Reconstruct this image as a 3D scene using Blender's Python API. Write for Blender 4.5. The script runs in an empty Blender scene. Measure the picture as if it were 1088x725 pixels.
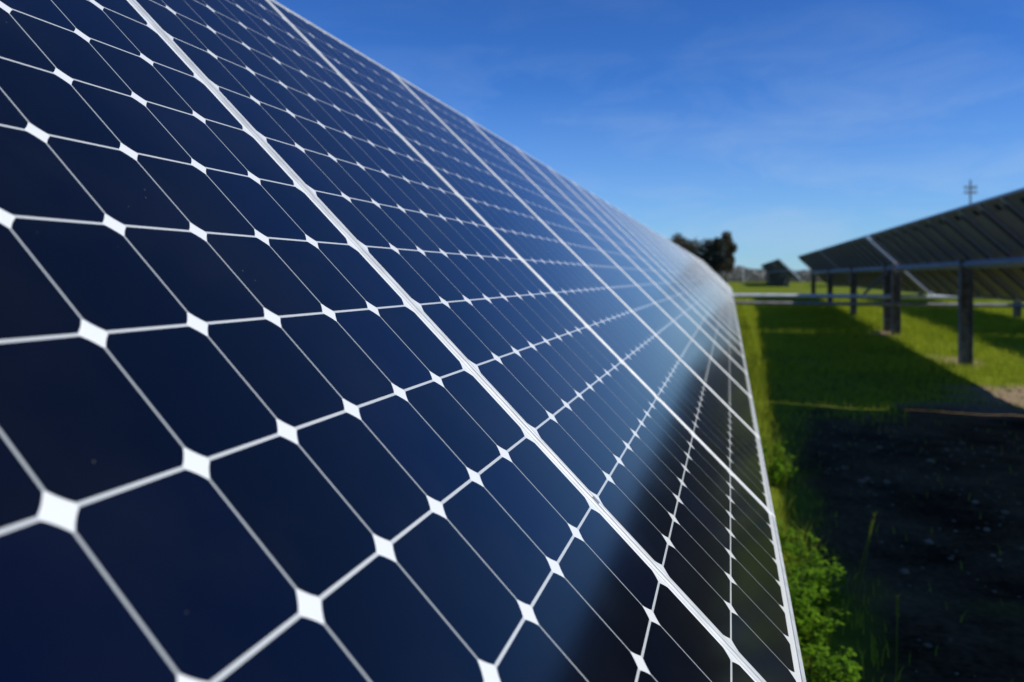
import bpy, bmesh, math, random
import numpy as np
from mathutils import Vector, Matrix, noise as mnoise

R = math.radians
scene = bpy.context.scene
COL = scene.collection
random.seed(7)
rng = np.random.default_rng(11)

# ------------------------------------------------------------------ camera
CAM_Z = 1.86
cd = bpy.data.cameras.new("camera")
cam = bpy.data.objects.new("camera", cd)
COL.objects.link(cam)
scene.camera = cam
cd.sensor_width = 36.0
cd.lens = 881.28 / 1088 * 36
cd.shift_x = 66.0 / 1088
cd.shift_y = -66.4 / 1088
cd.clip_start = 0.02
cd.clip_end = 5000
cam.location = (0, 0, CAM_Z)
cam.rotation_euler = (R(90 - 0.11), 0, R(18.62))
cd.dof.use_dof = True
cd.dof.focus_distance = 1.12
cd.dof.aperture_fstop = 4.6
cd.dof.aperture_blades = 0

# ------------------------------------------------------------------ light
SUN = Vector((1.0, -0.12, 0.95)).normalized()       # direction towards the sun
world = bpy.data.worlds.new("World")
scene.world = world
world.use_nodes = True
nt = world.node_tree
nt.nodes.clear()
out = nt.nodes.new('ShaderNodeOutputWorld')
bg = nt.nodes.new('ShaderNodeBackground')
sky = nt.nodes.new('ShaderNodeTexSky')
sky.sky_type = 'NISHITA'
sky.sun_disc = False
sky.sun_elevation = math.asin(SUN.z)
sky.sun_rotation = math.atan2(SUN.x, SUN.y)
sky.air_density = 1.0
sky.dust_density = 0.0
sky.ozone_density = 3.0
sky.altitude = 300
bg.inputs['Strength'].default_value = 0.095
# thin wisps of cirrus, laid out by direction in the sky itself
geo = nt.nodes.new('ShaderNodeTexCoord')
mp = nt.nodes.new('ShaderNodeMapping')
mp.inputs['Scale'].default_value = (2.6, 1.3, 8.0)
mp.inputs['Rotation'].default_value = (0.25, 0.45, 0.3)
n1 = nt.nodes.new('ShaderNodeTexNoise')
n1.inputs['Scale'].default_value = 2.3
n1.inputs['Detail'].default_value = 9
n1.inputs['Roughness'].default_value = 0.6
n1.inputs['Distortion'].default_value = 0.5
cr = nt.nodes.new('ShaderNodeValToRGB')
cr.color_ramp.elements[0].position = 0.45
cr.color_ramp.elements[0].color = (0, 0, 0, 1)
cr.color_ramp.elements[1].position = 0.85
cr.color_ramp.elements[1].color = (0.55, 0.55, 0.55, 1)
mx = nt.nodes.new('ShaderNodeMix')
mx.data_type = 'RGBA'
hs = nt.nodes.new('ShaderNodeMix')          # deep clear-air blue of the photograph
hs.data_type = 'RGBA'; hs.blend_type = 'MULTIPLY'
hs.inputs['Factor'].default_value = 1.0
hs.inputs['B'].default_value = (0.295, 0.57, 0.96, 1)
gm = nt.nodes.new('ShaderNodeGamma')
gm.inputs['Gamma'].default_value = 1.3
L = nt.links.new
L(geo.outputs['Generated'], mp.inputs['Vector'])
L(mp.outputs['Vector'], n1.inputs['Vector'])
L(n1.outputs['Fac'], cr.inputs['Fac'])
sx = nt.nodes.new('ShaderNodeSeparateXYZ')
L(geo.outputs['Generated'], sx.inputs['Vector'])
mr = nt.nodes.new('ShaderNodeMapRange')       # wisps thicken towards the horizon
mr.inputs['From Min'].default_value = 0.0; mr.inputs['From Max'].default_value = 0.30
mr.inputs['To Min'].default_value = 1.0; mr.inputs['To Max'].default_value = 0.12
L(sx.outputs['Z'], mr.inputs['Value'])
cm = nt.nodes.new('ShaderNodeMath'); cm.operation = 'MULTIPLY'
L(cr.outputs['Color'], cm.inputs[0]); L(mr.outputs['Result'], cm.inputs[1])
hz = nt.nodes.new('ShaderNodeMapRange')       # thin pale haze low in the sky
hz.inputs['From Min'].default_value = 0.0; hz.inputs['From Max'].default_value = 0.22
hz.inputs['To Min'].default_value = 0.34; hz.inputs['To Max'].default_value = 0.0
L(sx.outputs['Z'], hz.inputs['Value'])
ca = nt.nodes.new('ShaderNodeMath'); ca.operation = 'ADD'; ca.use_clamp = True
L(cm.outputs[0], ca.inputs[0]); L(hz.outputs['Result'], ca.inputs[1])
L(ca.outputs[0], mx.inputs['Factor'])
L(sky.outputs['Color'], gm.inputs['Color'])
L(gm.outputs['Color'], hs.inputs['A'])
L(hs.outputs['Result'], mx.inputs['A'])
mx.inputs['B'].default_value = (5.4, 7.3, 10.2, 1)
L(mx.outputs['Result'], bg.inputs['Color'])
L(bg.outputs['Background'], out.inputs['Surface'])

sd = bpy.data.lights.new("sun", 'SUN')
sd.energy = 5.0
sd.angle = R(0.53)
sd.color = (1.0, 0.985, 0.87)
so = bpy.data.objects.new("sun", sd)
COL.objects.link(so)
so.rotation_euler = SUN.to_track_quat('Z', 'Y').to_euler()

scene.view_settings.view_transform = 'Standard'
scene.view_settings.look = 'None'
scene.view_settings.gamma = 1
scene.view_settings.exposure = -0.25

# ------------------------------------------------------------------ helpers
def mat(name, color, rough=0.6, metal=0.0, ior=1.5, spec=None):
    m = bpy.data.materials.new(name)
    m.use_nodes = True
    b = m.node_tree.nodes['Principled BSDF']
    b.inputs['Base Color'].default_value = (*color, 1)
    b.inputs['Roughness'].default_value = rough
    b.inputs['Metallic'].default_value = metal
    b.inputs['IOR'].default_value = ior
    return m, m.node_tree, b

def noise_col(nt, b, c1, c2, scale, detail=4, lo=0.35, hi=0.65, coord='Object', bump=0, bdist=0.01):
    tc = nt.nodes.new('ShaderNodeTexCoord')
    n = nt.nodes.new('ShaderNodeTexNoise')
    n.inputs['Scale'].default_value = scale
    n.inputs['Detail'].default_value = detail
    r = nt.nodes.new('ShaderNodeValToRGB')
    r.color_ramp.elements[0].position = lo
    r.color_ramp.elements[0].color = (*c1, 1)
    r.color_ramp.elements[1].position = hi
    r.color_ramp.elements[1].color = (*c2, 1)
    nt.links.new(tc.outputs[coord], n.inputs['Vector'])
    nt.links.new(n.outputs['Fac'], r.inputs['Fac'])
    nt.links.new(r.outputs['Color'], b.inputs['Base Color'])
    if bump:
        bp = nt.nodes.new('ShaderNodeBump')
        bp.inputs['Strength'].default_value = bump
        bp.inputs['Distance'].default_value = bdist
        nt.links.new(n.outputs['Fac'], bp.inputs['Height'])
        nt.links.new(bp.outputs['Normal'], b.inputs['Normal'])
    return n, r

def np_mesh(name, verts, faces, mats, fmat=None, smooth=False):
    """faces: list of tuples or one (n,k) array"""
    me = bpy.data.meshes.new(name)
    if isinstance(faces, np.ndarray):
        n, k = faces.shape
        me.vertices.add(len(verts))
        me.vertices.foreach_set('co', np.asarray(verts, dtype=np.float32).ravel())
        me.loops.add(n * k)
        me.loops.foreach_set('vertex_index', faces.astype(np.int32).ravel())
        me.polygons.add(n)
        me.polygons.foreach_set('loop_start', np.arange(0, n * k, k, dtype=np.int32))
        me.polygons.foreach_set('loop_total', np.full(n, k, dtype=np.int32))
        me.update(calc_edges=True)
    else:
        me.from_pydata([tuple(v) for v in verts], [], faces)
    for m in mats:
        me.materials.append(m)
    if fmat is not None:
        me.polygons.foreach_set('material_index', np.asarray(fmat, dtype=np.int32))
    if smooth:
        me.polygons.foreach_set('use_smooth', np.ones(len(me.polygons), dtype=bool))
    me.update()
    return me

class MB:
    def __init__(self):
        self.v = []; self.f = []; self.m = []
    def box(self, c, s, M=None, mi=0):
        i = len(self.v)
        for dx, dy, dz in ((-1,-1,-1),(1,-1,-1),(1,1,-1),(-1,1,-1),(-1,-1,1),(1,-1,1),(1,1,1),(-1,1,1)):
            p = Vector((dx*s[0]/2, dy*s[1]/2, dz*s[2]/2))
            if M is not None: p = M @ p
            self.v.append(tuple(p + Vector(c)))
        for q in ((0,3,2,1),(4,5,6,7),(0,1,5,4),(1,2,6,5),(2,3,7,6),(3,0,4,7)):
            self.f.append(tuple(i + k for k in q)); self.m.append(mi)
    def tube(self, a, b, r0, r1=None, n=10, mi=0, cap=True):
        r1 = r0 if r1 is None else r1
        a = Vector(a); b = Vector(b)
        d = (b - a).normalized()
        q = d.to_track_quat('Z', 'Y')
        i = len(self.v)
        for p, r in ((a, r0), (b, r1)):
            for k in range(n):
                t = 2*math.pi*k/n
                self.v.append(tuple(p + q @ Vector((r*math.cos(t), r*math.sin(t), 0))))
        for k in range(n):
            self.f.append((i+k, i+(k+1)%n, i+n+(k+1)%n, i+n+k)); self.m.append(mi)
        if cap:
            self.f.append(tuple(i+k for k in reversed(range(n)))); self.m.append(mi)
            self.f.append(tuple(i+n+k for k in range(n))); self.m.append(mi)
    def mesh(self, name, *mats):
        return np_mesh(name, self.v, self.f, mats, self.m)
    def build(self, name, mats, parent=None, bevel=0):
        mats = mats if isinstance(mats, (list, tuple)) else [mats]
        return link(name, self.mesh(name, *mats), parent, bevel)

def link(name, me, parent=None, bevel=0):
    o = bpy.data.objects.new(name, me)
    COL.objects.link(o)
    if parent is not None: o.parent = parent
    if bevel:
        b = o.modifiers.new('bevel', 'BEVEL'); b.width = bevel; b.segments = 2
        b.limit_method = 'ANGLE'
    return o

def tag(o, label=None, cat=None, group=None, kind=None):
    if label: o['label'] = label
    if cat: o['category'] = cat
    if group: o['group'] = group
    if kind: o['kind'] = kind
    return o

def empty(name, loc):
    o = bpy.data.objects.new(name, None)
    o.empty_display_size = 0.2
    COL.objects.link(o); o.location = loc
    return o

# ------------------------------------------------------------------ materials
# solar cell under anti-reflection glass: UV = cell number + position inside the cell
def cell_material():
    m, nt, b = mat('solar_cell', (0.004, 0.010, 0.035), 0.09, 0, 1.36)
    N = nt.nodes; K = nt.links.new
    uv = N.new('ShaderNodeUVMap')
    fl = N.new('ShaderNodeVectorMath'); fl.operation = 'FLOOR'
    K(uv.outputs['UV'], fl.inputs[0])
    oi = N.new('ShaderNodeObjectInfo')
    ad = N.new('ShaderNodeVectorMath'); ad.operation = 'ADD'
    K(fl.outputs[0], ad.inputs[0])
    cx = N.new('ShaderNodeCombineXYZ')
    ml = N.new('ShaderNodeMath'); ml.operation = 'MULTIPLY'; ml.inputs[1].default_value = 97.0
    K(oi.outputs['Random'], ml.inputs[0]); K(ml.outputs[0], cx.inputs['Z'])
    K(cx.outputs[0], ad.inputs[1])
    wn = N.new('ShaderNodeTexWhiteNoise'); K(ad.outputs[0], wn.inputs['Vector'])
    r = N.new('ShaderNodeValToRGB')
    e = r.color_ramp.elements
    e[0].position = 0.0; e[0].color = (0.0016, 0.0030, 0.0090, 1)
    e[1].position = 1.0; e[1].color = (0.0016, 0.0046, 0.0230, 1)
    k = e.new(0.7); k.color = (0.0012, 0.0032, 0.0125, 1)
    K(wn.outputs['Value'], r.inputs['Fac'])
    # hair-fine texture of the wafer
    tc = N.new('ShaderNodeTexCoord')
    w = N.new('ShaderNodeTexWave'); w.wave_type = 'BANDS'; w.bands_direction = 'Y'
    w.inputs['Scale'].default_value = 160.0
    K(tc.outputs['Object'], w.inputs['Vector'])
    mxx = N.new('ShaderNodeMix'); mxx.data_type = 'RGBA'; mxx.blend_type = 'MULTIPLY'
    mxx.inputs['Factor'].default_value = 0.75
    K(r.outputs['Color'], mxx.inputs['A']); K(w.outputs['Color'], mxx.inputs['B'])
    # dust specks and smears on the glass
    sp = N.new('ShaderNodeTexVoronoi'); sp.inputs['Scale'].default_value = 34.0
    K(tc.outputs['Object'], sp.inputs['Vector'])
    lt = N.new('ShaderNodeMath'); lt.operation = 'LESS_THAN'; lt.inputs[1].default_value = 0.028
    K(sp.outputs['Distance'], lt.inputs[0])
    pn = N.new('ShaderNodeTexNoise'); pn.inputs['Scale'].default_value = 5.0; pn.inputs['Detail'].default_value = 5
    K(tc.outputs['Object'], pn.inputs['Vector'])
    gt = N.new('ShaderNodeMapRange'); gt.inputs['From Min'].default_value = 0.46; gt.inputs['From Max'].default_value = 0.7
    K(pn.outputs['Fac'], gt.inputs['Value'])
    mu = N.new('ShaderNodeMath'); mu.operation = 'MULTIPLY'
    K(lt.outputs[0], mu.inputs[0]); K(gt.outputs['Result'], mu.inputs[1])
    mu2 = N.new('ShaderNodeMath'); mu2.operation = 'MULTIPLY'; mu2.inputs[1].default_value = 0.28
    K(mu.outputs[0], mu2.inputs[0])
    mu3 = N.new('ShaderNodeMath'); mu3.operation = 'MULTIPLY_ADD'; mu3.inputs[1].default_value = 0.005
    K(gt.outputs['Result'], mu3.inputs[0]); K(mu2.outputs[0], mu3.inputs[2])
    md = N.new('ShaderNodeMix'); md.data_type = 'RGBA'
    K(mu3.outputs[0], md.inputs['Factor']); K(mxx.outputs['Result'], md.inputs['A'])
    md.inputs['B'].default_value = (0.5, 0.48, 0.42, 1)
    K(md.outputs['Result'], b.inputs['Base Color'])
    rr = N.new('ShaderNodeMapRange'); rr.inputs['To Min'].default_value = 0.10; rr.inputs['To Max'].default_value = 0.16
    K(pn.outputs['Fac'], rr.inputs['Value']); K(rr.outputs['Result'], b.inputs['Roughness'])
    # thin film of dust on the glass: covers more the flatter one looks along it
    lw = N.new('ShaderNodeLayerWeight'); lw.inputs['Blend'].default_value = 0.5
    nv = N.new('ShaderNodeMath'); nv.operation = 'SUBTRACT'; nv.inputs[0].default_value = 1.0
    K(lw.outputs['Facing'], nv.inputs[1])
    mx1 = N.new('ShaderNodeMath'); mx1.operation = 'MAXIMUM'; mx1.inputs[1].default_value = 0.012
    K(nv.outputs[0], mx1.inputs[0])
    pw = N.new('ShaderNodeMath'); pw.operation = 'POWER'; pw.inputs[1].default_value = -1.5
    K(mx1.outputs[0], pw.inputs[0])
    fc = N.new('ShaderNodeMath'); fc.operation = 'MULTIPLY'; fc.inputs[1].default_value = 0.00048; fc.use_clamp = True
    K(pw.outputs[0], fc.inputs[0])
    df = N.new('ShaderNodeBsdfDiffuse'); df.inputs['Color'].default_value = (0.52, 0.51, 0.50, 1)
    ms = N.new('ShaderNodeMixShader')
    K(fc.outputs[0], ms.inputs['Fac']); K(b.outputs[0], ms.inputs[1]); K(df.outputs[0], ms.inputs[2])
    K(ms.outputs[0], N['Material Output'].inputs['Surface'])
    return m

M_cell = cell_material()
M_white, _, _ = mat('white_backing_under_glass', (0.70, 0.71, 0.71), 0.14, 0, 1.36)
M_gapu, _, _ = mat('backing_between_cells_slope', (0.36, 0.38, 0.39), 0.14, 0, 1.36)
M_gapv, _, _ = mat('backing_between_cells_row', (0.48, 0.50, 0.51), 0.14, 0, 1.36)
M_back, t_, b_ = mat('panel_back', (0.30, 0.30, 0.30), 0.6)
noise_col(t_, b_, (0.19, 0.17, 0.14), (0.25, 0.225, 0.185), 6, 4)
M_alu, t_, b_ = mat('anodised_frame', (0.72, 0.73, 0.75), 0.5, 0.12)
noise_col(t_, b_, (0.44, 0.45, 0.46), (0.56, 0.57, 0.58), 30, 5)
M_galv, t_, b_ = mat('galvanised_steel', (0.42, 0.44, 0.46), 0.5, 0.6)
noise_col(t_, b_, (0.34, 0.36, 0.38), (0.5, 0.52, 0.54), 14, 6, bump=0.1, bdist=0.002)
M_post, t_, b_ = mat('weathered_post_steel', (0.22, 0.22, 0.22), 0.7, 0.1)
noise_col(t_, b_, (0.11, 0.09, 0.075), (0.24, 0.21, 0.18), 9, 6, bump=0.15, bdist=0.002)
M_rail, t_, b_ = mat('dull_rail_steel', (0.12,0.12,0.11), 0.7, 0.1)
noise_col(t_, b_, (0.09, 0.08, 0.065), (0.14, 0.125, 0.10), 9, 4)
M_black, _, _ = mat('black_plastic', (0.02, 0.02, 0.02), 0.5)
M_beam, t_, b_ = mat('pale_end_beam', (0.8,0.8,0.8), 0.4, 0.0)
noise_col(t_, b_, (0.74,0.74,0.74), (0.82,0.82,0.82), 5, 4)
M_strut, t_, b_ = mat('light_strut_paint', (0.7, 0.71, 0.72), 0.45, 0.1)
noise_col(t_, b_, (0.6, 0.61, 0.63), (0.75, 0.76, 0.77), 5, 4)
M_rustpipe, t_, b_ = mat('dull_pipe', (0.3, 0.28, 0.26), 0.6, 0.3)
noise_col(t_, b_, (0.24, 0.22, 0.2), (0.36, 0.34, 0.33), 5, 4)

# ------------------------------------------------------------------ panel geometry
P = 0.127                       # cell pitch
NU, NV = 8, 16
MU = 0.0185                     # outer cell line to the frame line between two panels
W = NU * P + 2 * MU + 0.0015    # panel pitch along the row
EV = 0.020                      # outer cell line to the end of the panel
# local panel axes: x = along the row, y = up the slope, z = out of the glass
def laminate_mesh():
    v = []; f = []; fm = []; uvs = []
    def quad(x0, x1, y0, y1, z, mi, flip=False):
        i = len(v)
        v.extend([(x0,y0,z),(x1,y0,z),(x1,y1,z),(x0,y1,z)])
        q = (i,i+1,i+2,i+3)
        f.append(q[::-1] if flip else q); fm.append(mi)
        uvs.extend([(0,0)]*4)
    x0, x1, y0, y1 = 0.004, NU*P+2*MU-0.004, -EV+0.001, NV*P+EV-0.001
    quad(x0, x1, y0, y1, 0.0, 1)
    quad(x0, x1, y0, y1, -0.006, 2, True)
    gu, gv = 0.0026, 0.0033
    hx, hy = (P-gu)/2, (P-gv)/2
    cc = 0.0130
    Rr = math.hypot(hx, hx-cc)
    for a in range(NU):
        for b in range(NV):
            cx = MU + (a+0.5)*P; cy = (b+0.5)*P
            a0 = math.atan2(hy-cc, hx); a1 = math.atan2(hy, hx-cc)
            pts = []
            for q in range(4):
                for k in range(4):
                    t = a0 + (a1-a0)*k/3
                    rr = Rr
                    px, py = min(rr*math.cos(t), hx), min(rr*math.sin(t), hy)
                    if q == 0: p = (px, py)
                    elif q == 1: p = (-px, py)
                    elif q == 2: p = (-px, -py)
                    else: p = (px, -py)
                    pts.append((q, k, p))
            order = [p for q,k,p in pts if q==0] + [p for q,k,p in reversed(pts) if q==1] + \
                    [p for q,k,p in pts if q==2] + [p for q,k,p in reversed(pts) if q==3]
            i = len(v)
            for p in order:
                v.append((cx+p[0], cy+p[1], 0.00035))
                uvs.append((a + 0.5 + p[0]/P*0.98, b + 0.5 + p[1]/P*0.98))
            f.append(tuple(range(i, i+len(order)))); fm.append(0)
            if a < NU-1:
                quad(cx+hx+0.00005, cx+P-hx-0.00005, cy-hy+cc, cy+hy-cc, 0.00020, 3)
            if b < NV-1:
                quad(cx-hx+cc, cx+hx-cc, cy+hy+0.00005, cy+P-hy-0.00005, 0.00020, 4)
    me = bpy.data.meshes.new('solar_panel')
    me.from_pydata(v, [], f)
    for m in (M_cell, M_white, M_back, M_gapu, M_gapv): me.materials.append(m)
    me.polygons.foreach_set('material_index', fm)
    ul = me.uv_layers.new(name='UVMap')
    for poly in me.polygons:
        for li in poly.loop_indices:
            ul.data[li].uv = uvs[me.loops[li].vertex_index]
    me.update()
    return me

def frame_mesh():
    mb = MB()
    x0, x1, y0, y1 = 0.0026, NU*P+2*MU-0.0013, -EV, NV*P+EV
    lip, th, dep = 0.0085, 0.0022, 0.036
    cx, cy = (x0+x1)/2, (y0+y1)/2
    def bar(ax, ay, bx, by):   # lip + wall
        pass
    zt = 0.0018
    zh = 0.0026
    def lip_long(xa, xb, side):
        # crowned lip: slanted towards the glass, small round towards the joint
        inn, outx = (xb, xa) if side < 0 else (xa, xb)
        sgn = 1 if side < 0 else -1
        prof = [(outx, zt-th), (outx, zh-0.0010), (outx+sgn*0.0012, zh), (inn-sgn*0.0022, zh), (inn, 0.0006), (inn, zt-th)]
        i0 = len(mb.v)
        for yy in (y0, y1):
            for px_, pz in prof: mb.v.append((px_, yy, pz))
        n = len(prof)
        for k in range(n):
            q = (i0+k, i0+(k+1)%n, i0+n+(k+1)%n, i0+n+k)
            mb.f.append(q if sgn < 0 else q[::-1]); mb.m.append(0)
        c0 = tuple(range(i0, i0+n)); c1 = tuple(range(i0+n, i0+2*n))
        mb.f.append(c0[::-1] if sgn < 0 else c0); mb.m.append(0)
        mb.f.append(c1 if sgn < 0 else c1[::-1]); mb.m.append(0)
    lip_long(x0, x0+lip, -1)
    lip_long(x1-lip, x1, 1)
    for yc in (y0+lip/2, y1-lip/2):
        mb.box((cx, yc, zt-th/2), (x1-x0-2*lip, lip, th))
    # side walls under the lips
    for xc in (x0+0.001, x1-0.001):
        mb.box((xc, cy, zt-th-dep/2), (0.002, y1-y0, dep))
    for yc in (y0+0.001, y1-0.001):
        mb.box((cx, yc, zt-th-dep/2), (x1-x0-0.004, 0.002, dep))
    # rear flanges
    for xc in (x0+0.014, x1-0.014):
        mb.box((xc, cy, zt-th-dep-0.001), (0.028, y1-y0, 0.002))
    for yc in (y0+0.014, y1-0.014):
        mb.box((cx, yc, zt-th-dep-0.001), (x1-x0-0.056, 0.028, 0.002))
    return mb.mesh('frame', M_alu)

def jbox_mesh():
    mb = MB()
    mb.box((W/2, NV*P*0.93, -0.018), (0.11, 0.09, 0.022))
    mb.tube((W/2-0.05, NV*P*0.92, -0.02), (W/2-0.3, NV*P*0.90, -0.03), 0.004, n=6)
    mb.tube((W/2+0.05, NV*P*0.92, -0.02), (W/2+0.3, NV*P*0.90, -0.03), 0.004, n=6)
    return mb.mesh('junction_box', M_black)

def clip_mesh():
    mb = MB()
    mb.box((0, 0, 0.0033), (0.007, 0.012, 0.0022))
    me = mb.mesh('clamp', M_galv)
    return me

def rail_mesh():
    mb = MB()
    ym = NV*P/2
    # open channel under the joint of two panels
    mb.box((0, ym, -0.0535), (0.075, NV*P*0.9, 0.003))
    mb.box((-0.036, ym, -0.066), (0.003, NV*P*0.9, 0.022))
    mb.box((0.036, ym, -0.066), (0.003, NV*P*0.9, 0.022))
    return mb.mesh('rail', M_rail)

ME_lam, ME_frame, ME_jb, ME_clip, ME_rail = laminate_mesh(), frame_mesh(), jbox_mesh(), clip_mesh(), rail_mesh()

# slope frame: x->world +Y, y->world (-c,0,s), z->world (s,0,c)
def slope_matrix(tilt):
    c, s = math.cos(tilt), math.sin(tilt)
    return Matrix(((0, -c, s, 0), (1, 0, 0, 0), (0, s, c, 0), (0, 0, 0, 1)))

def ground_z(x, y):
    t = min(max(y, -30.0), 65.0)
    return 0.0176 * t

def ground_z_np(x, y):
    return 0.0176 * np.clip(y, -30.0, 65.0)

def hbeam(mb, x, y, z0, z1, w=0.19, d=0.19, t=0.014):
    zc, h = (z0+z1)/2, z1-z0
    mb.box((x-d/2+t/2, y, zc), (t, w, h))
    mb.box((x+d/2-t/2, y, zc), (t, w, h))
    mb.box((x, y, zc), (d-2*t, t, h))

def tracker(cx, cz, y0, n, posts, label, group, tilt=R(45), jb=True, clips=False, arm=None, jitter=0.0):
    """cx,cz: middle of the glass plane; y0: start of first panel"""
    root = empty('solar_tracker', (cx, y0, ground_z(cx, y0)))
    tag(root, label, 'solar panels', group)
    S = slope_matrix(tilt)
    inv = Matrix.Translation(-Vector(root.location))
    vdir = Vector((-math.cos(tilt), 0, math.sin(tilt)))
    nrm = Vector((math.sin(tilt), 0, math.cos(tilt)))
    org = Vector((cx, 0, cz)) - vdir * (NV*P/2)
    for i in range(n):
        o = bpy.data.objects.new('solar_panel', ME_lam); COL.objects.link(o)
        o.parent = root
        dz = random.uniform(-1, 1) * jitter
        rot = Matrix.Rotation(random.uniform(-1, 1) * jitter * 0.6, 4, 'Y')
        o.matrix_local = inv @ Matrix.Translation(org + Vector((0, y0 + i*W, 0)) + nrm*dz) @ S @ rot
        fr = bpy.data.objects.new('frame', ME_frame); COL.objects.link(fr); fr.parent = o
        if jb:
            j = bpy.data.objects.new('junction_box', ME_jb); COL.objects.link(j); j.parent = o
    for i in range(n+1):
        r = bpy.data.objects.new('rail', ME_rail); COL.objects.link(r); r.parent = root
        off = 0.04 if i == 0 else (-0.04 if i == n else 0.0)
        r.matrix_local = inv @ Matrix.Translation(org + Vector((0, y0 + i*W + off, 0))) @ S
        if clips and 0 < i < n:
            for vv in (3*P, 13*P):
                q = bpy.data.objects.new('clamp', ME_clip); COL.objects.link(q); q.parent = root
                q.matrix_local = inv @ Matrix.Translation(org + Vector((0, y0 + i*W + 0.0007, 0)) + vdir*vv) @ S
    # torque tube
    tc = Vector((cx, 0, cz)) - nrm * 0.165
    rl = Vector(root.location)
    mb = MB()
    a = Vector((tc.x, y0-0.08, tc.z)) - rl; b = Vector((tc.x, y0+n*W+0.08, tc.z)) - rl
    q = Matrix.Rotation(math.pi/2-tilt, 3, 'Y')
    mb.box((a+b)/2, (0.11, (b-a).length, 0.11), q)
    mb.build('torque_tube', M_galv, root, 0.006)
    for py in posts:
        mb = MB()
        gz = ground_z(tc.x, py) - 0.3
        hbeam(mb, tc.x-rl.x, py-rl.y, gz-rl.z, tc.z-0.11-rl.z)
        p = mb.build('post', M_post, root)
        mb = MB()
        mb.box((tc.x-rl.x, py-rl.y, tc.z-rl.z), (0.2, 0.05, 0.22))
        mb.build('bearing', M_post, p, 0.01)
    if arm is not None:
        mb = MB()
        e = tc - nrm*0.92
        mb.tube(Vector((tc.x, arm, tc.z))-rl, Vector((e.x, arm, e.z))-rl, 0.045, 0.035, n=4)
        mb.build('drive_arm', M_post, root, 0.004)
        mb = MB()
        # sloping gusset beam that closes the end of the table beside the drive
        ww = 0.20
        mid = Vector((cx, 0, cz)) - nrm*0.03
        mb.box(Vector((mid.x, y0 - 0.14, mid.z))-rl, (NV*P+0.04, ww, 0.10), Matrix.Rotation(tilt, 3, 'Y'))
        mb.build('end_beam', M_beam, root, 0.002)
    return root

G1 = 'solar tracker tables standing in rows'
Y0 = 1.153                      # frame line in the middle of the photograph
OX, OZ = 0.092 - NV*P/2*math.cos(R(45)), CAM_Z - 0.581 + NV*P/2*math.sin(R(45))
def len_(n): return n*W
# our row
a0 = Y0 - 2*W
tA = tracker(OX, OZ, a0, 12, [a0+0.6, a0+6.2, a0+12.2],
        'huge near table of blue-black solar cells that fills the left half of the photo', G1, clips=True, jitter=0.0005)
b0 = a0 + 12*W + 0.14
tracker(OX, OZ, b0, 11, [b0+5.0, b0+11.2],
        'second table along the big left-hand row, directly behind the nearest one', G1, clips=True, jitter=0.001)
c0 = b0 + 11*W + 0.30
tracker(OX, OZ, c0, 11, [c0+0.4, c0+6.8],
        'third table along the big left-hand row, just past where the pale drive strut reaches it', G1, arm=c0+0.3, jitter=0.001)
d0 = c0 + 11*W + 0.16
tracker(OX, OZ, d0, 10, [d0+1.8, d0+8.8],
        'far end table of the big left-hand row, below the dark tree clump', G1, jitter=0.001)
# neighbouring row, seen from behind
NX, NZ = 4.05, CAM_Z + 0.33
e0 = 11.28 - 11*W
tracker(NX, NZ, e0, 11, [e0+1.0, e0+5.6, e0+10.4],
        'nearest table of the right-hand row, mostly out of frame, shading the bare dirt in front', G1)
f0 = 11.35
tracker(NX, NZ, f0, 11, [16.7, 23.12],
        'dark backed table at the right edge with a single thick post on green grass', G1)
g0 = f0 + 11*W + 0.46
tracker(NX, NZ, g0, 11, [24.25, 30.6],
        'table of the right-hand row just beyond the bright sloping end beam and drive arm', G1, arm=g0+0.25)
h0 = g0 + 11*W + 0.2
tracker(NX, NZ, h0, 10, [37.4, 44.6],
        'farthest table of the right-hand row, its pointed end against the sky', G1)
# third row, glimpsed under and through the second
TX, TZ = 8.75, CAM_Z + 0.36
tracker(TX, TZ, f0, 11, [16.7, 23.3], 'table half hidden behind the right-hand row, nearest one glimpsed beneath it', G1)
tracker(TX, TZ, g0, 11, [24.25, 30.6], 'table half hidden behind the right-hand row, glimpsed through the gap at the drive arm', G1, arm=g0+0.25)
tracker(TX, TZ, h0, 10, [37.4, 44.6], 'last table of the hidden third row, glimpsed low behind the distant posts', G1)
# block beyond the grass lane
Z2 = CAM_Z + 0.60
k0 = 65.0
tracker(4.15, Z2, k0, 11, [k0+0.4, k0+4, k0+7.6, k0+11], 'small far tables end on, gable shaped, alone on the grass beyond the rows', G1, jb=False, arm=k0+0.3)
tracker(4.1, Z2, k0+11.72, 11, [k0+12.6, k0+16, k0+20, k0+23], 'distant table directly behind the small gable shaped one', G1, jb=False)
tracker(4.1, Z2, k0+23.44, 11, [k0+25, k0+29, k0+35], 'farthest of the tables beyond the grass lane, behind the small gable shaped one', G1, jb=False)
tracker(8.7, Z2-0.1, k0, 11, [k0+0.4, k0+5.8, k0+11], 'distant pale edged table just right of the small gable shaped one', G1, jb=False)

# drive struts that link the rows across the aisle
mb = MB()
zs = CAM_Z - 0.50
mb.tube((-5.4, 0, 0), (4.72, 0, 0), 0.055, n=14)
o = mb.build('drive_strut', M_strut); o.location = (3.35, g0+0.25, zs)
tag(o, 'pale round strut crossing the grass aisle between rows, upper and brighter of two', 'strut', 'struts across the aisle')
mb = MB()
mb.tube((-5.4, 0, 0), (9.5, 0, 0), 0.045, n=14)
o = mb.build('drive_strut', M_rustpipe); o.location = (3.35, g0-0.75, CAM_Z-0.67)
tag(o, 'dull grey pipe crossing the aisle just under the pale strut, running on past the posts', 'strut', 'struts across the aisle')

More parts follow.
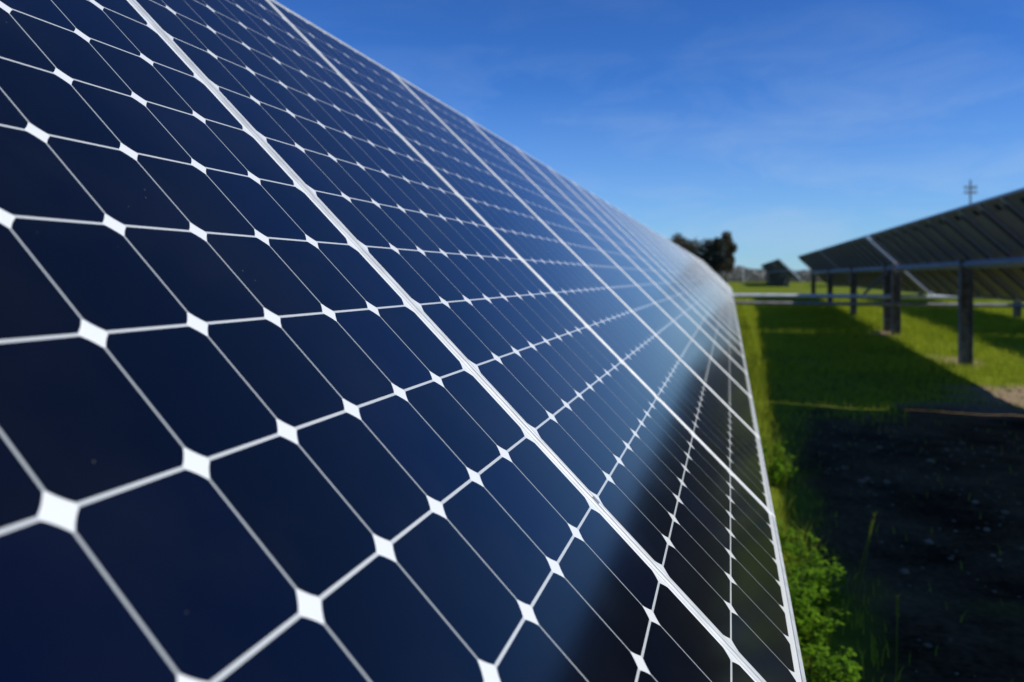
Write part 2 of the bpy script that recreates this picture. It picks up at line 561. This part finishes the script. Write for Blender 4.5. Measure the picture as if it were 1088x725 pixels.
# ------------------------------------------------------------------ ground
def vn(x, y, s, seed):
    """smooth value noise with numpy"""
    x = x*s + seed*17.3; y = y*s + seed*9.1
    xi = np.floor(x).astype(np.int64); yi = np.floor(y).astype(np.int64)
    xf = x-xi; yf = y-yi
    xf = xf*xf*(3-2*xf); yf = yf*yf*(3-2*yf)
    def h(a, b):
        n = (a*374761393 + b*668265263 + seed*1442695) & 0xffffffff
        n = ((n ^ (n >> 13))*1274126177) & 0xffffffff
        return ((n ^ (n >> 16)) & 0xffff)/65535.0
    return (h(xi,yi)*(1-xf)+h(xi+1,yi)*xf)*(1-yf) + (h(xi,yi+1)*(1-xf)+h(xi+1,yi+1)*xf)*yf

def bare(x, y):
    """1 = bare dirt, 0 = grass"""
    n = 0.45*vn(x,y,0.6,1)+0.3*vn(x,y,1.7,2)+0.25*vn(x,y,5.0,3)
    fade = np.clip((12.6-y)/2.6, 0, 1)
    core = np.clip((x-0.30)/0.7, 0, 1)*fade                                   # worn foreground
    band = 0.85*np.clip((x-1.7)/0.4, 0, 1)*np.clip((12.8-y)/1.0, 0, 1)
    patch = 1.25*np.exp(-((x-4.2)/1.2)**2-((y-13.0)/1.7)**2)                       # by the post
    p2 = 0.8*np.exp(-((x-3.75)/0.4)**2-((y-23.5)/1.6)**2) + 0.7*np.exp(-((x-3.95)/0.4)**2-((y-17.2)/1.2)**2) + 0.6*np.exp(-((x-4.9)/0.4)**2-((y-14.5)/1.4)**2)
    b = np.maximum(np.maximum(np.maximum(core*0.90, band), patch*0.9), p2)
    return np.clip((b + (n-0.5)*1.3 - 0.22)/0.5, 0, 1)

def ground_mesh():
    xs = np.unique(np.concatenate([np.linspace(-600,-40,15), np.linspace(-40,-3,14), np.arange(-3,12,0.10), np.linspace(12,60,25), np.linspace(60,900,18)]))
    ys = np.unique(np.concatenate([np.linspace(-300,-10,10), np.linspace(-10,2,9), np.arange(2,30,0.12), np.arange(30,70,0.8), np.linspace(70,1500,40)]))
    X, Y = np.meshgrid(xs, ys)
    near = np.clip((30-Y)/5, 0, 1)*np.clip((Y+5)/3, 0, 1)*np.clip((12-X)/2, 0, 1)*np.clip((X+3)/1, 0, 1)
    Z = ground_z_np(X, Y) + near*(0.035*(vn(X,Y,1.1,5)-.5)+0.022*(vn(X,Y,3.5,6)-.5))
    v = np.stack([X, Y, Z], -1).reshape(-1,3)
    ny, nx = X.shape
    i = (np.arange(ny-1)[:,None]*nx + np.arange(nx-1)[None,:]).ravel()
    f = np.stack([i, i+1, i+nx+1, i+nx], 1)
    m, nt, b = mat('ground', (0.1,0.1,0.05), 0.95, 0, 1.1)
    N = nt.nodes; K = nt.links.new
    at = N.new('ShaderNodeAttribute'); at.attribute_name = 'bare'
    tc = N.new('ShaderNodeTexCoord')
    n1 = N.new('ShaderNodeTexNoise'); n1.inputs['Scale'].default_value = 3.0; n1.inputs['Detail'].default_value = 8
    n2 = N.new('ShaderNodeTexNoise'); n2.inputs['Scale'].default_value = 26.0; n2.inputs['Detail'].default_value = 6
    K(tc.outputs['Object'], n1.inputs['Vector']); K(tc.outputs['Object'], n2.inputs['Vector'])
    g = N.new('ShaderNodeValToRGB')
    g.color_ramp.elements[0].position = 0.3; g.color_ramp.elements[0].color = (0.085,0.115,0.008,1)
    g.color_ramp.elements[1].position = 0.75; g.color_ramp.elements[1].color = (0.20,0.24,0.02,1)
    d = N.new('ShaderNodeValToRGB')  # foreground dirt, its colour darkened to deepen the shade lying on it
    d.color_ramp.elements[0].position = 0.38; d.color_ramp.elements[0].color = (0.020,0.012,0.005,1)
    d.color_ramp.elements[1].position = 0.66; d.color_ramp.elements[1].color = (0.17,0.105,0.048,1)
    n0 = N.new('ShaderNodeTexNoise'); n0.inputs['Scale'].default_value = 1.1; n0.inputs['Detail'].default_value = 7
    n0.inputs['Roughness'].default_value = 0.65
    K(tc.outputs['Object'], n0.inputs['Vector'])
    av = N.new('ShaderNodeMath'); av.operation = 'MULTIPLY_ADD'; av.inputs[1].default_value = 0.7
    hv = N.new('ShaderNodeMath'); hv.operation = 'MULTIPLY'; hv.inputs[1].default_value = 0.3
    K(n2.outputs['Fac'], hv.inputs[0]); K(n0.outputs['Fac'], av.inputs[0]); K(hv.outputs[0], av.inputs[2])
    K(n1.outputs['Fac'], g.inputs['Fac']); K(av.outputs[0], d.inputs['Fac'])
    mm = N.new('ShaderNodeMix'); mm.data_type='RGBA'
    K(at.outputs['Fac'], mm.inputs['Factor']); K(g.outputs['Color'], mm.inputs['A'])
    pa = N.new('ShaderNodeAttribute'); pa.attribute_name = 'pale'      # dry soil left pale beyond the shade painted into the foreground dirt
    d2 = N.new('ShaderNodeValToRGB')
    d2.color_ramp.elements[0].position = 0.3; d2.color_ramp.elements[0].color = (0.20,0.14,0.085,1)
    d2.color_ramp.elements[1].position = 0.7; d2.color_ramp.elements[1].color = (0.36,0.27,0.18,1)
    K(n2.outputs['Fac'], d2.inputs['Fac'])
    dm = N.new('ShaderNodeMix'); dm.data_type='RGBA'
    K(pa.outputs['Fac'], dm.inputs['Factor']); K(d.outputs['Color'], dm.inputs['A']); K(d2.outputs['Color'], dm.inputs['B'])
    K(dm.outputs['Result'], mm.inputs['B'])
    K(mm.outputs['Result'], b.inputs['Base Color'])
    bp = N.new('ShaderNodeBump'); bp.inputs['Strength'].default_value=0.7; bp.inputs['Distance'].default_value=0.02
    K(n2.outputs['Fac'], bp.inputs['Height']); K(bp.outputs['Normal'], b.inputs['Normal'])
    me = np_mesh('ground', v, f, [m], smooth=True)
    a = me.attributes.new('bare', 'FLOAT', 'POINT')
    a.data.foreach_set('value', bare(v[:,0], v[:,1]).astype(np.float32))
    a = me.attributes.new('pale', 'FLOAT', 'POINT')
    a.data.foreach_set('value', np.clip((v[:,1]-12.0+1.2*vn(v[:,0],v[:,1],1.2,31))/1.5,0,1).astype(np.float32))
    return me
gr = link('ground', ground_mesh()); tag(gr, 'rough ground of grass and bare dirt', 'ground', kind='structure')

# ------------------------------------------------------------------ grass
def leaf_mat(name, c1, c2, scale=1.5, trans=0.3):
    m, nt, b = mat(name, c1, 0.7, 0, 1.18)
    N = nt.nodes; K = nt.links.new
    g = N.new('ShaderNodeNewGeometry')
    r = N.new('ShaderNodeValToRGB')
    r.color_ramp.elements[0].color = (*c1,1); r.color_ramp.elements[1].color = (*c2,1)
    tc = N.new('ShaderNodeTexCoord'); n = N.new('ShaderNodeTexNoise'); n.inputs['Scale'].default_value = scale
    K(tc.outputs['Object'], n.inputs['Vector'])
    ma = N.new('ShaderNodeMath'); ma.operation='MULTIPLY_ADD'; ma.inputs[1].default_value=0.5
    K(g.outputs['Random Per Island'], ma.inputs[0])
    mb_ = N.new('ShaderNodeMath'); mb_.operation='MULTIPLY'; mb_.inputs[1].default_value=0.5
    K(n.outputs['Fac'], mb_.inputs[0]); K(mb_.outputs[0], ma.inputs[2])
    K(ma.outputs[0], r.inputs['Fac'])
    K(r.outputs['Color'], b.inputs['Base Color'])
    if trans:
        o = N['Material Output']
        t = N.new('ShaderNodeBsdfTranslucent'); K(r.outputs['Color'], t.inputs['Color'])
        mxs = N.new('ShaderNodeMixShader'); mxs.inputs['Fac'].default_value = trans
        K(b.outputs[0], mxs.inputs[1]); K(t.outputs[0], mxs.inputs[2]); K(mxs.outputs[0], o.inputs['Surface'])
    return m
M_grass = leaf_mat('grass_blades', (0.17,0.27,0.006), (0.52,0.52,0.04), 0.7, 0.35)
M_tall = leaf_mat('tall_grass', (0.10,0.17,0.006), (0.32,0.32,0.03), 2.0, 0.35)
M_weed = leaf_mat('weed_leaves', (0.055,0.15,0.006), (0.17,0.31,0.012), 9, 0.4)
M_stem = leaf_mat('weed_stems', (0.06,0.10,0.02), (0.10,0.13,0.03), 6, 0)

def blades(x, y, h, w, lean=0.35):
    n = len(x)
    z = ground_z_np(x, y) - 0.005
    a = rng.uniform(0, 2*np.pi, n); b = rng.uniform(0, 2*np.pi, n)
    lx, ly = np.cos(b)*h*lean*rng.random(n), np.sin(b)*h*lean*rng.random(n)
    dx, dy = np.cos(a)*w/2, np.sin(a)*w/2
    v = np.empty((n,5,3))
    v[:,0] = np.stack([x-dx, y-dy, z],1); v[:,1] = np.stack([x+dx, y+dy, z],1)
    v[:,2] = np.stack([x+dx*.7+lx*.4, y+dy*.7+ly*.4, z+h*.55],1)
    v[:,3] = np.stack([x-dx*.7+lx*.4, y-dy*.7+ly*.4, z+h*.55],1)
    v[:,4] = np.stack([x+lx*1.3, y+ly*1.3, z+h*rng.uniform(.85,1,n)],1)
    i = np.arange(n)*5
    f = np.concatenate([np.stack([i,i+1,i+2],1), np.stack([i,i+2,i+3],1), np.stack([i+3,i+2,i+4],1)])
    return v.reshape(-1,3), f

def scatter(n, x0, x1, y0, y1, power=1.0):
    x = rng.uniform(x0, x1, n); t = rng.random(n)**power
    return x, y0 + (y1-y0)*t

x, y = scatter(260000, -1.2, 11.0, 3.0, 48.0, 1.5)
bb = bare(x, y)
keep = (rng.random(len(x)) > bb*0.97) & (rng.random(len(x)) < 0.35+0.9*vn(x,y,0.8,8)) & (rng.random(len(x)) < np.where(y < 10, 0.45, 1.0))
x, y = x[keep], y[keep]
sc = 1 + np.clip(y-10, 0, 40)*0.05
h = (0.035 + 0.09*vn(x,y,0.9,9)*rng.random(len(x)) + 0.02)*np.minimum(sc,1.8)
v, f = blades(x, y, h, 0.006*sc)
o = link('grass', np_mesh('grass', v, f, [M_grass])); tag(o, 'short green grass covering the aisles between the rows', 'grass', kind='stuff')

# ragged taller grass along the drip line of the big row
x = np.concatenate([rng.normal(0.25, 0.20, 9000), rng.normal(0.1,0.35,5000)])
y = np.concatenate([3.4 + 26*rng.random(9000)**1.2, 5+38*rng.random(5000)])
keep = (x < 0.50) & (rng.random(len(x)) < 0.15+1.2*vn(x,y,1.5,12)**2)
x, y = x[keep], y[keep]
h = 0.10 + 0.30*vn(x,y,1.1,13)*rng.random(len(x))
v, f = blades(x, y, h, 0.008*(1+np.clip(y-8,0,30)*0.03), 0.6)
o = link('tall_grass', np_mesh('tall_grass', v, f, [M_tall])); tag(o, 'ragged yellow green grass growing along the low edge of the big panel row', 'grass', kind='stuff')

# sparse pebbles on the bare dirt
def pebbles(n):
    V=[];F=[]
    base=[(1,0,0),(-1,0,0),(0,1,0),(0,-1,0),(0,0,1),(0,0,-1)]
    fc=[(0,2,4),(2,1,4),(1,3,4),(3,0,4),(2,0,5),(1,2,5),(3,1,5),(0,3,5)]
    x=rng.uniform(0.8,7,n*3); y=rng.uniform(3.2,16,n*3); k=bare(x,y)>0.5
    x=x[k][:n]; y=y[k][:n]
    for a,b in zip(x,y):
        s=rng.uniform(0.004,0.02)*(1 if rng.random()<.9 else 2); i=len(V)
        an=rng.uniform(0,6.28)
        for p in base:
            px,py=p[0]*s*rng.uniform(.8,1.4),p[1]*s*rng.uniform(.7,1.2)
            V.append((a+px*math.cos(an)-py*math.sin(an), b+px*math.sin(an)+py*math.cos(an), ground_z(a,b)+p[2]*s*.6+s*.2))
        F+= [tuple(i+q for q in t) for t in fc]
    return V,np.array(F)
V_,F_=pebbles(2600)
M_peb,t_,b_=mat('pebble',(0.3,0.27,0.24),0.9,0,1.1); noise_col(t_,b_,(0.10,0.075,0.05),(0.26,0.21,0.15),6,2)
o=link('gravel',np_mesh('gravel',np.array(V_),F_,[M_peb])); tag(o,'scattered small stones on the shaded bare dirt','gravel',kind='stuff')

# leafy weeds
def weed(cx, cy, hgt, rad, nst, label):
    root = empty('leafy_weed', (cx, cy, ground_z(cx, cy)))
    tag(root, label, 'weed', 'leafy weeds along the low edge of the big row')
    rr = random.Random(int(cx*1000+cy*77))
    mb = MB(); V=[]; F=[]
    for s in range(nst):
        a = rr.uniform(0, 6.283); lean = rr.random()**.6*rad
        h = hgt*(1-0.45*(lean/rad))*rr.uniform(.5,1.25)
        p0 = Vector((rr.uniform(-.3,.3)*rad*.6, rr.uniform(-.3,.3)*rad*.6, -0.02)); tip = Vector((lean*math.cos(a), lean*math.sin(a), h))
        mid = (p0+tip)/2 + Vector((-lean*.12*math.cos(a), -lean*.12*math.sin(a), h*.1))
        mb.tube(p0, mid, 0.003, 0.0022, n=4, cap=False); mb.tube(mid, tip, 0.0022, 0.001, n=4, cap=False)
        nl = int(10 + h*36)
        for k in range(nl):
            t = 0.25+0.75*k/nl
            c = (p0*(1-t)**2 + mid*2*t*(1-t) + tip*t*t)
            aa = rr.uniform(0,6.283); out_ = Vector((math.cos(aa), math.sin(aa), rr.uniform(-.1,.5)))
            pt = c + out_*rr.uniform(.012,.04)
            # three leaflets
            sz = rr.uniform(.006,.019)
            nn = Vector((rr.uniform(-.6,.6), rr.uniform(-.6,.6), 1)).normalized()
            e1 = nn.orthogonal().normalized(); e2 = nn.cross(e1)
            b0_ = rr.uniform(0,6.28)
            for q in range(3):
                d = e1*math.cos(b0_+q*2.09)+e2*math.sin(b0_+q*2.09); w = nn.cross(d)
                i=len(V)
                V.extend([pt, pt+d*sz*.7+w*sz*.5, pt+d*sz*1.4+w*sz*.35-nn*sz*.2, pt+d*sz*1.55-nn*sz*.25, pt+d*sz*1.4-w*sz*.35-nn*sz*.2, pt+d*sz*.7-w*sz*.5])
                F.append((i,i+1,i+2,i+3,i+4,i+5))
    mb.build('stem', M_stem, root)
    link('foliage', np_mesh('foliage', V, F, [M_weed]), root)
    return root
weed(0.28, 4.15, 0.50, 0.24, 46, 'lush green weed at the bottom of the photo touching the silver panel edge')
weed(0.40, 4.75, 0.42, 0.20, 36, 'rounded green weed just behind the lush one at the bottom, spreading to the shade')
weed(0.18, 5.35, 0.36, 0.22, 34, 'low green weed right under the panel edge, third from the bottom of the photo')
weed(0.36, 7.35, 0.36, 0.22, 30, 'isolated leafy weed halfway along the sunny strip, its leaves against dark shade')
weed(0.22, 8.10, 0.30, 0.20, 24, 'small leafy weed close behind the isolated one on the sunny strip')
weed(0.42, 3.65, 0.30, 0.18, 26, 'lowest leafy weed, cut by the bottom edge of the photo')

# a few ripe stalks standing up in the shade edge
def stalk(x, y, h, lean, label):
    mb = MB(); root = empty('grass_stalk', (x, y, ground_z(x,y))); tag(root, label, 'grass stalk', 'ripe grass stalks by the weeds')
    tip = Vector((lean, 0.03, h))
    mb.tube((0,0,-.02), tip*0.6, 0.0022, 0.0018, n=5); mb.tube(tip*0.6, tip, 0.0018, 0.001, n=5)
    mb.build('stem', M_tall, root)
    mb = MB()
    for k in range(14):
        c = tip*(0.80+0.02*k); a = k*2.4
        mb.tube(c, c+Vector((.010*math.cos(a), .010*math.sin(a), .022)), 0.003, 0.0008, n=4)
    mb.build('seed_head', M_tall, root)
stalk(0.62, 4.95, 0.46, 0.12, 'tall yellow grass stalk leaning right above the weeds')
stalk(0.66, 5.00, 0.40, 0.08, 'shorter straight grass stalk beside the leaning one')
stalk(0.70, 4.10, 0.34, 0.01, 'upright green stalk right of the lowest weeds at the frame bottom')
stalk(0.35, 6.10, 0.45, 0.02, 'thin grass stalk between the weed clump and the isolated weed')

# ------------------------------------------------------------------ far trees, brush, pole
M_crown = leaf_mat('far_foliage', (0.040,0.036,0.022), (0.11,0.095,0.06), 0.4, 0.15)
M_brush = leaf_mat('far_brush', (0.20,0.20,0.19), (0.38,0.37,0.34), 0.15, 0.2)
M_bark, t_, b_ = mat('bark', (0.12,0.10,0.085), 0.9); noise_col(t_, b_, (0.08,0.065,0.05), (0.17,0.15,0.13), 3, 5)

def leafquads(centers, size):
    n = len(centers)
    a = rng.normal(size=(n,3)); a /= np.linalg.norm(a,axis=1,keepdims=True)
    b = rng.normal(size=(n,3)); b = np.cross(a,b); b /= np.linalg.norm(b,axis=1,keepdims=True)
    s = size*rng.uniform(.6,1.4,(n,1))
    v = np.stack([centers-a*s, centers-b*s*.5, centers+a*s, centers+b*s*.5],1).reshape(-1,3)
    i = np.arange(n)*4
    return v, np.stack([i,i+1,i+2,i+3],1)

def from_px(px, z):           # x offset (metres from camera) of a photo column at depth z
    th = R(18.62)
    xc = (px-478)/881.28*z
    return xc*math.cos(th) - z*math.sin(th), xc*math.sin(th) + z*math.cos(th)

def tree(px, z, h, spread, label, seed, tall=1.0, nleaf=2600):
    global rng
    rng = np.random.default_rng(seed); rr = random.Random(seed)
    x, y = from_px(px, z); gz = ground_z(x, y)
    root = empty('tree', (x, y, gz)); tag(root, label, 'tree', 'far dark trees beyond the rows')
    mb = MB(); mb.tube((0,0,-.3), (0.1,0,h*.45), h*.03, h*.02, n=8)
    cs = []
    for k in range(16):
        a = rr.uniform(0,6.283); t = rr.uniform(.30,.95); rad = spread*rr.uniform(.15,1)*(1-.45*t)
        c = np.array([rad*math.cos(a), rad*math.sin(a), h*t])
        mb.tube((0,0,h*min(.45,t*.55)), tuple(c), h*.012, h*.004, n=5); cs.append((c, spread*rr.uniform(.28,.46)))
    mb.build('trunk', M_bark, root)
    pts = []
    for c, r in cs:
        k = nleaf//len(cs); d = rng.normal(size=(k,3)); d /= np.linalg.norm(d,axis=1,keepdims=True)
        pts.append(c + d*(rng.random((k,1))**.45)*r*np.array([1,1,1.25*tall]))
    v, f = leafquads(np.concatenate(pts), h*.028)
    link('crown', np_mesh('crown', v, f, [M_crown]), root)
tree(716, 108, 6.1, 2.6, 'dark tree crown just showing over the panels, leftmost of the clump', 1)
tree(729, 104, 5.1, 2.4, 'low dark tree between the leftmost crown and the taller pair', 2)
tree(744, 100, 4.7, 2.4, 'bushy dark tree left of the tall pair', 3)
tree(757, 98, 5.4, 1.7, 'tall narrow dark tree, left one of the tall pair', 4, 1.3, 3200)
tree(772, 96, 5.6, 1.35, 'tall narrow dark tree at the right end of the clump', 5, 1.3, 3200)
rng = np.random.default_rng(99)
# hedge-like mass of grey brush along the horizon
n = 52000
px = rng.uniform(640, 1180, n); z = rng.uniform(112, 135, n)
th = R(18.62); xc = (px-478)/881.28*z
bx = xc*math.cos(th) - z*math.sin(th); by = xc*math.sin(th) + z*math.cos(th)
top = 0.9 + 1.1*vn(bx, by*0+3, 0.22, 21) + 0.6*vn(bx, by*0, 0.9, 22)
bz = ground_z_np(bx, by) + top*rng.random(n)**.7
v, f = leafquads(np.stack([bx,by,bz],1), 0.22)
o = link('brush', np_mesh('brush', v, f, [M_brush])); tag(o, 'low grey brown brush in a band along the horizon', 'brush', kind='stuff')

def pole(px, z, top_y, label, mat_, arms, r=0.16, cat='utility pole'):
    x, y = from_px(px, z); gz = ground_z(x,y)
    root = empty('utility_pole', (x, y, gz)); tag(root, label, cat)
    ztop = CAM_Z + (295-top_y)*z/881.28 - gz
    mb = MB(); mb.tube((0,0,-.5),(0,0,ztop), r, r*.7, n=10); mb.build('pole_shaft', mat_, root)
    q = Matrix.Rotation(R(12),3,'Z')
    for dz in arms:
        m2 = MB(); m2.box((0,0,ztop-dz),(1.3,0.12,0.14),q); a = m2.build('crossarm', mat_, root)
        for dx in (-.58,-.3,.3,.58):
            m3 = MB(); p = q @ Vector((dx,0,0)); m3.tube((p.x,p.y,ztop-dz+.08),(p.x,p.y,ztop-dz+.30),.05,.035,n=6); m3.build('insulator', mat_, a)
pole(1031, 90, 192, 'wooden utility pole with two crossarms rising above the right-hand row', M_bark, (0.85, 1.40), 0.12)
pole(790, 100, 283, 'slim pale pole standing on the horizon right of the dark trees', M_strut, (), 0.06)
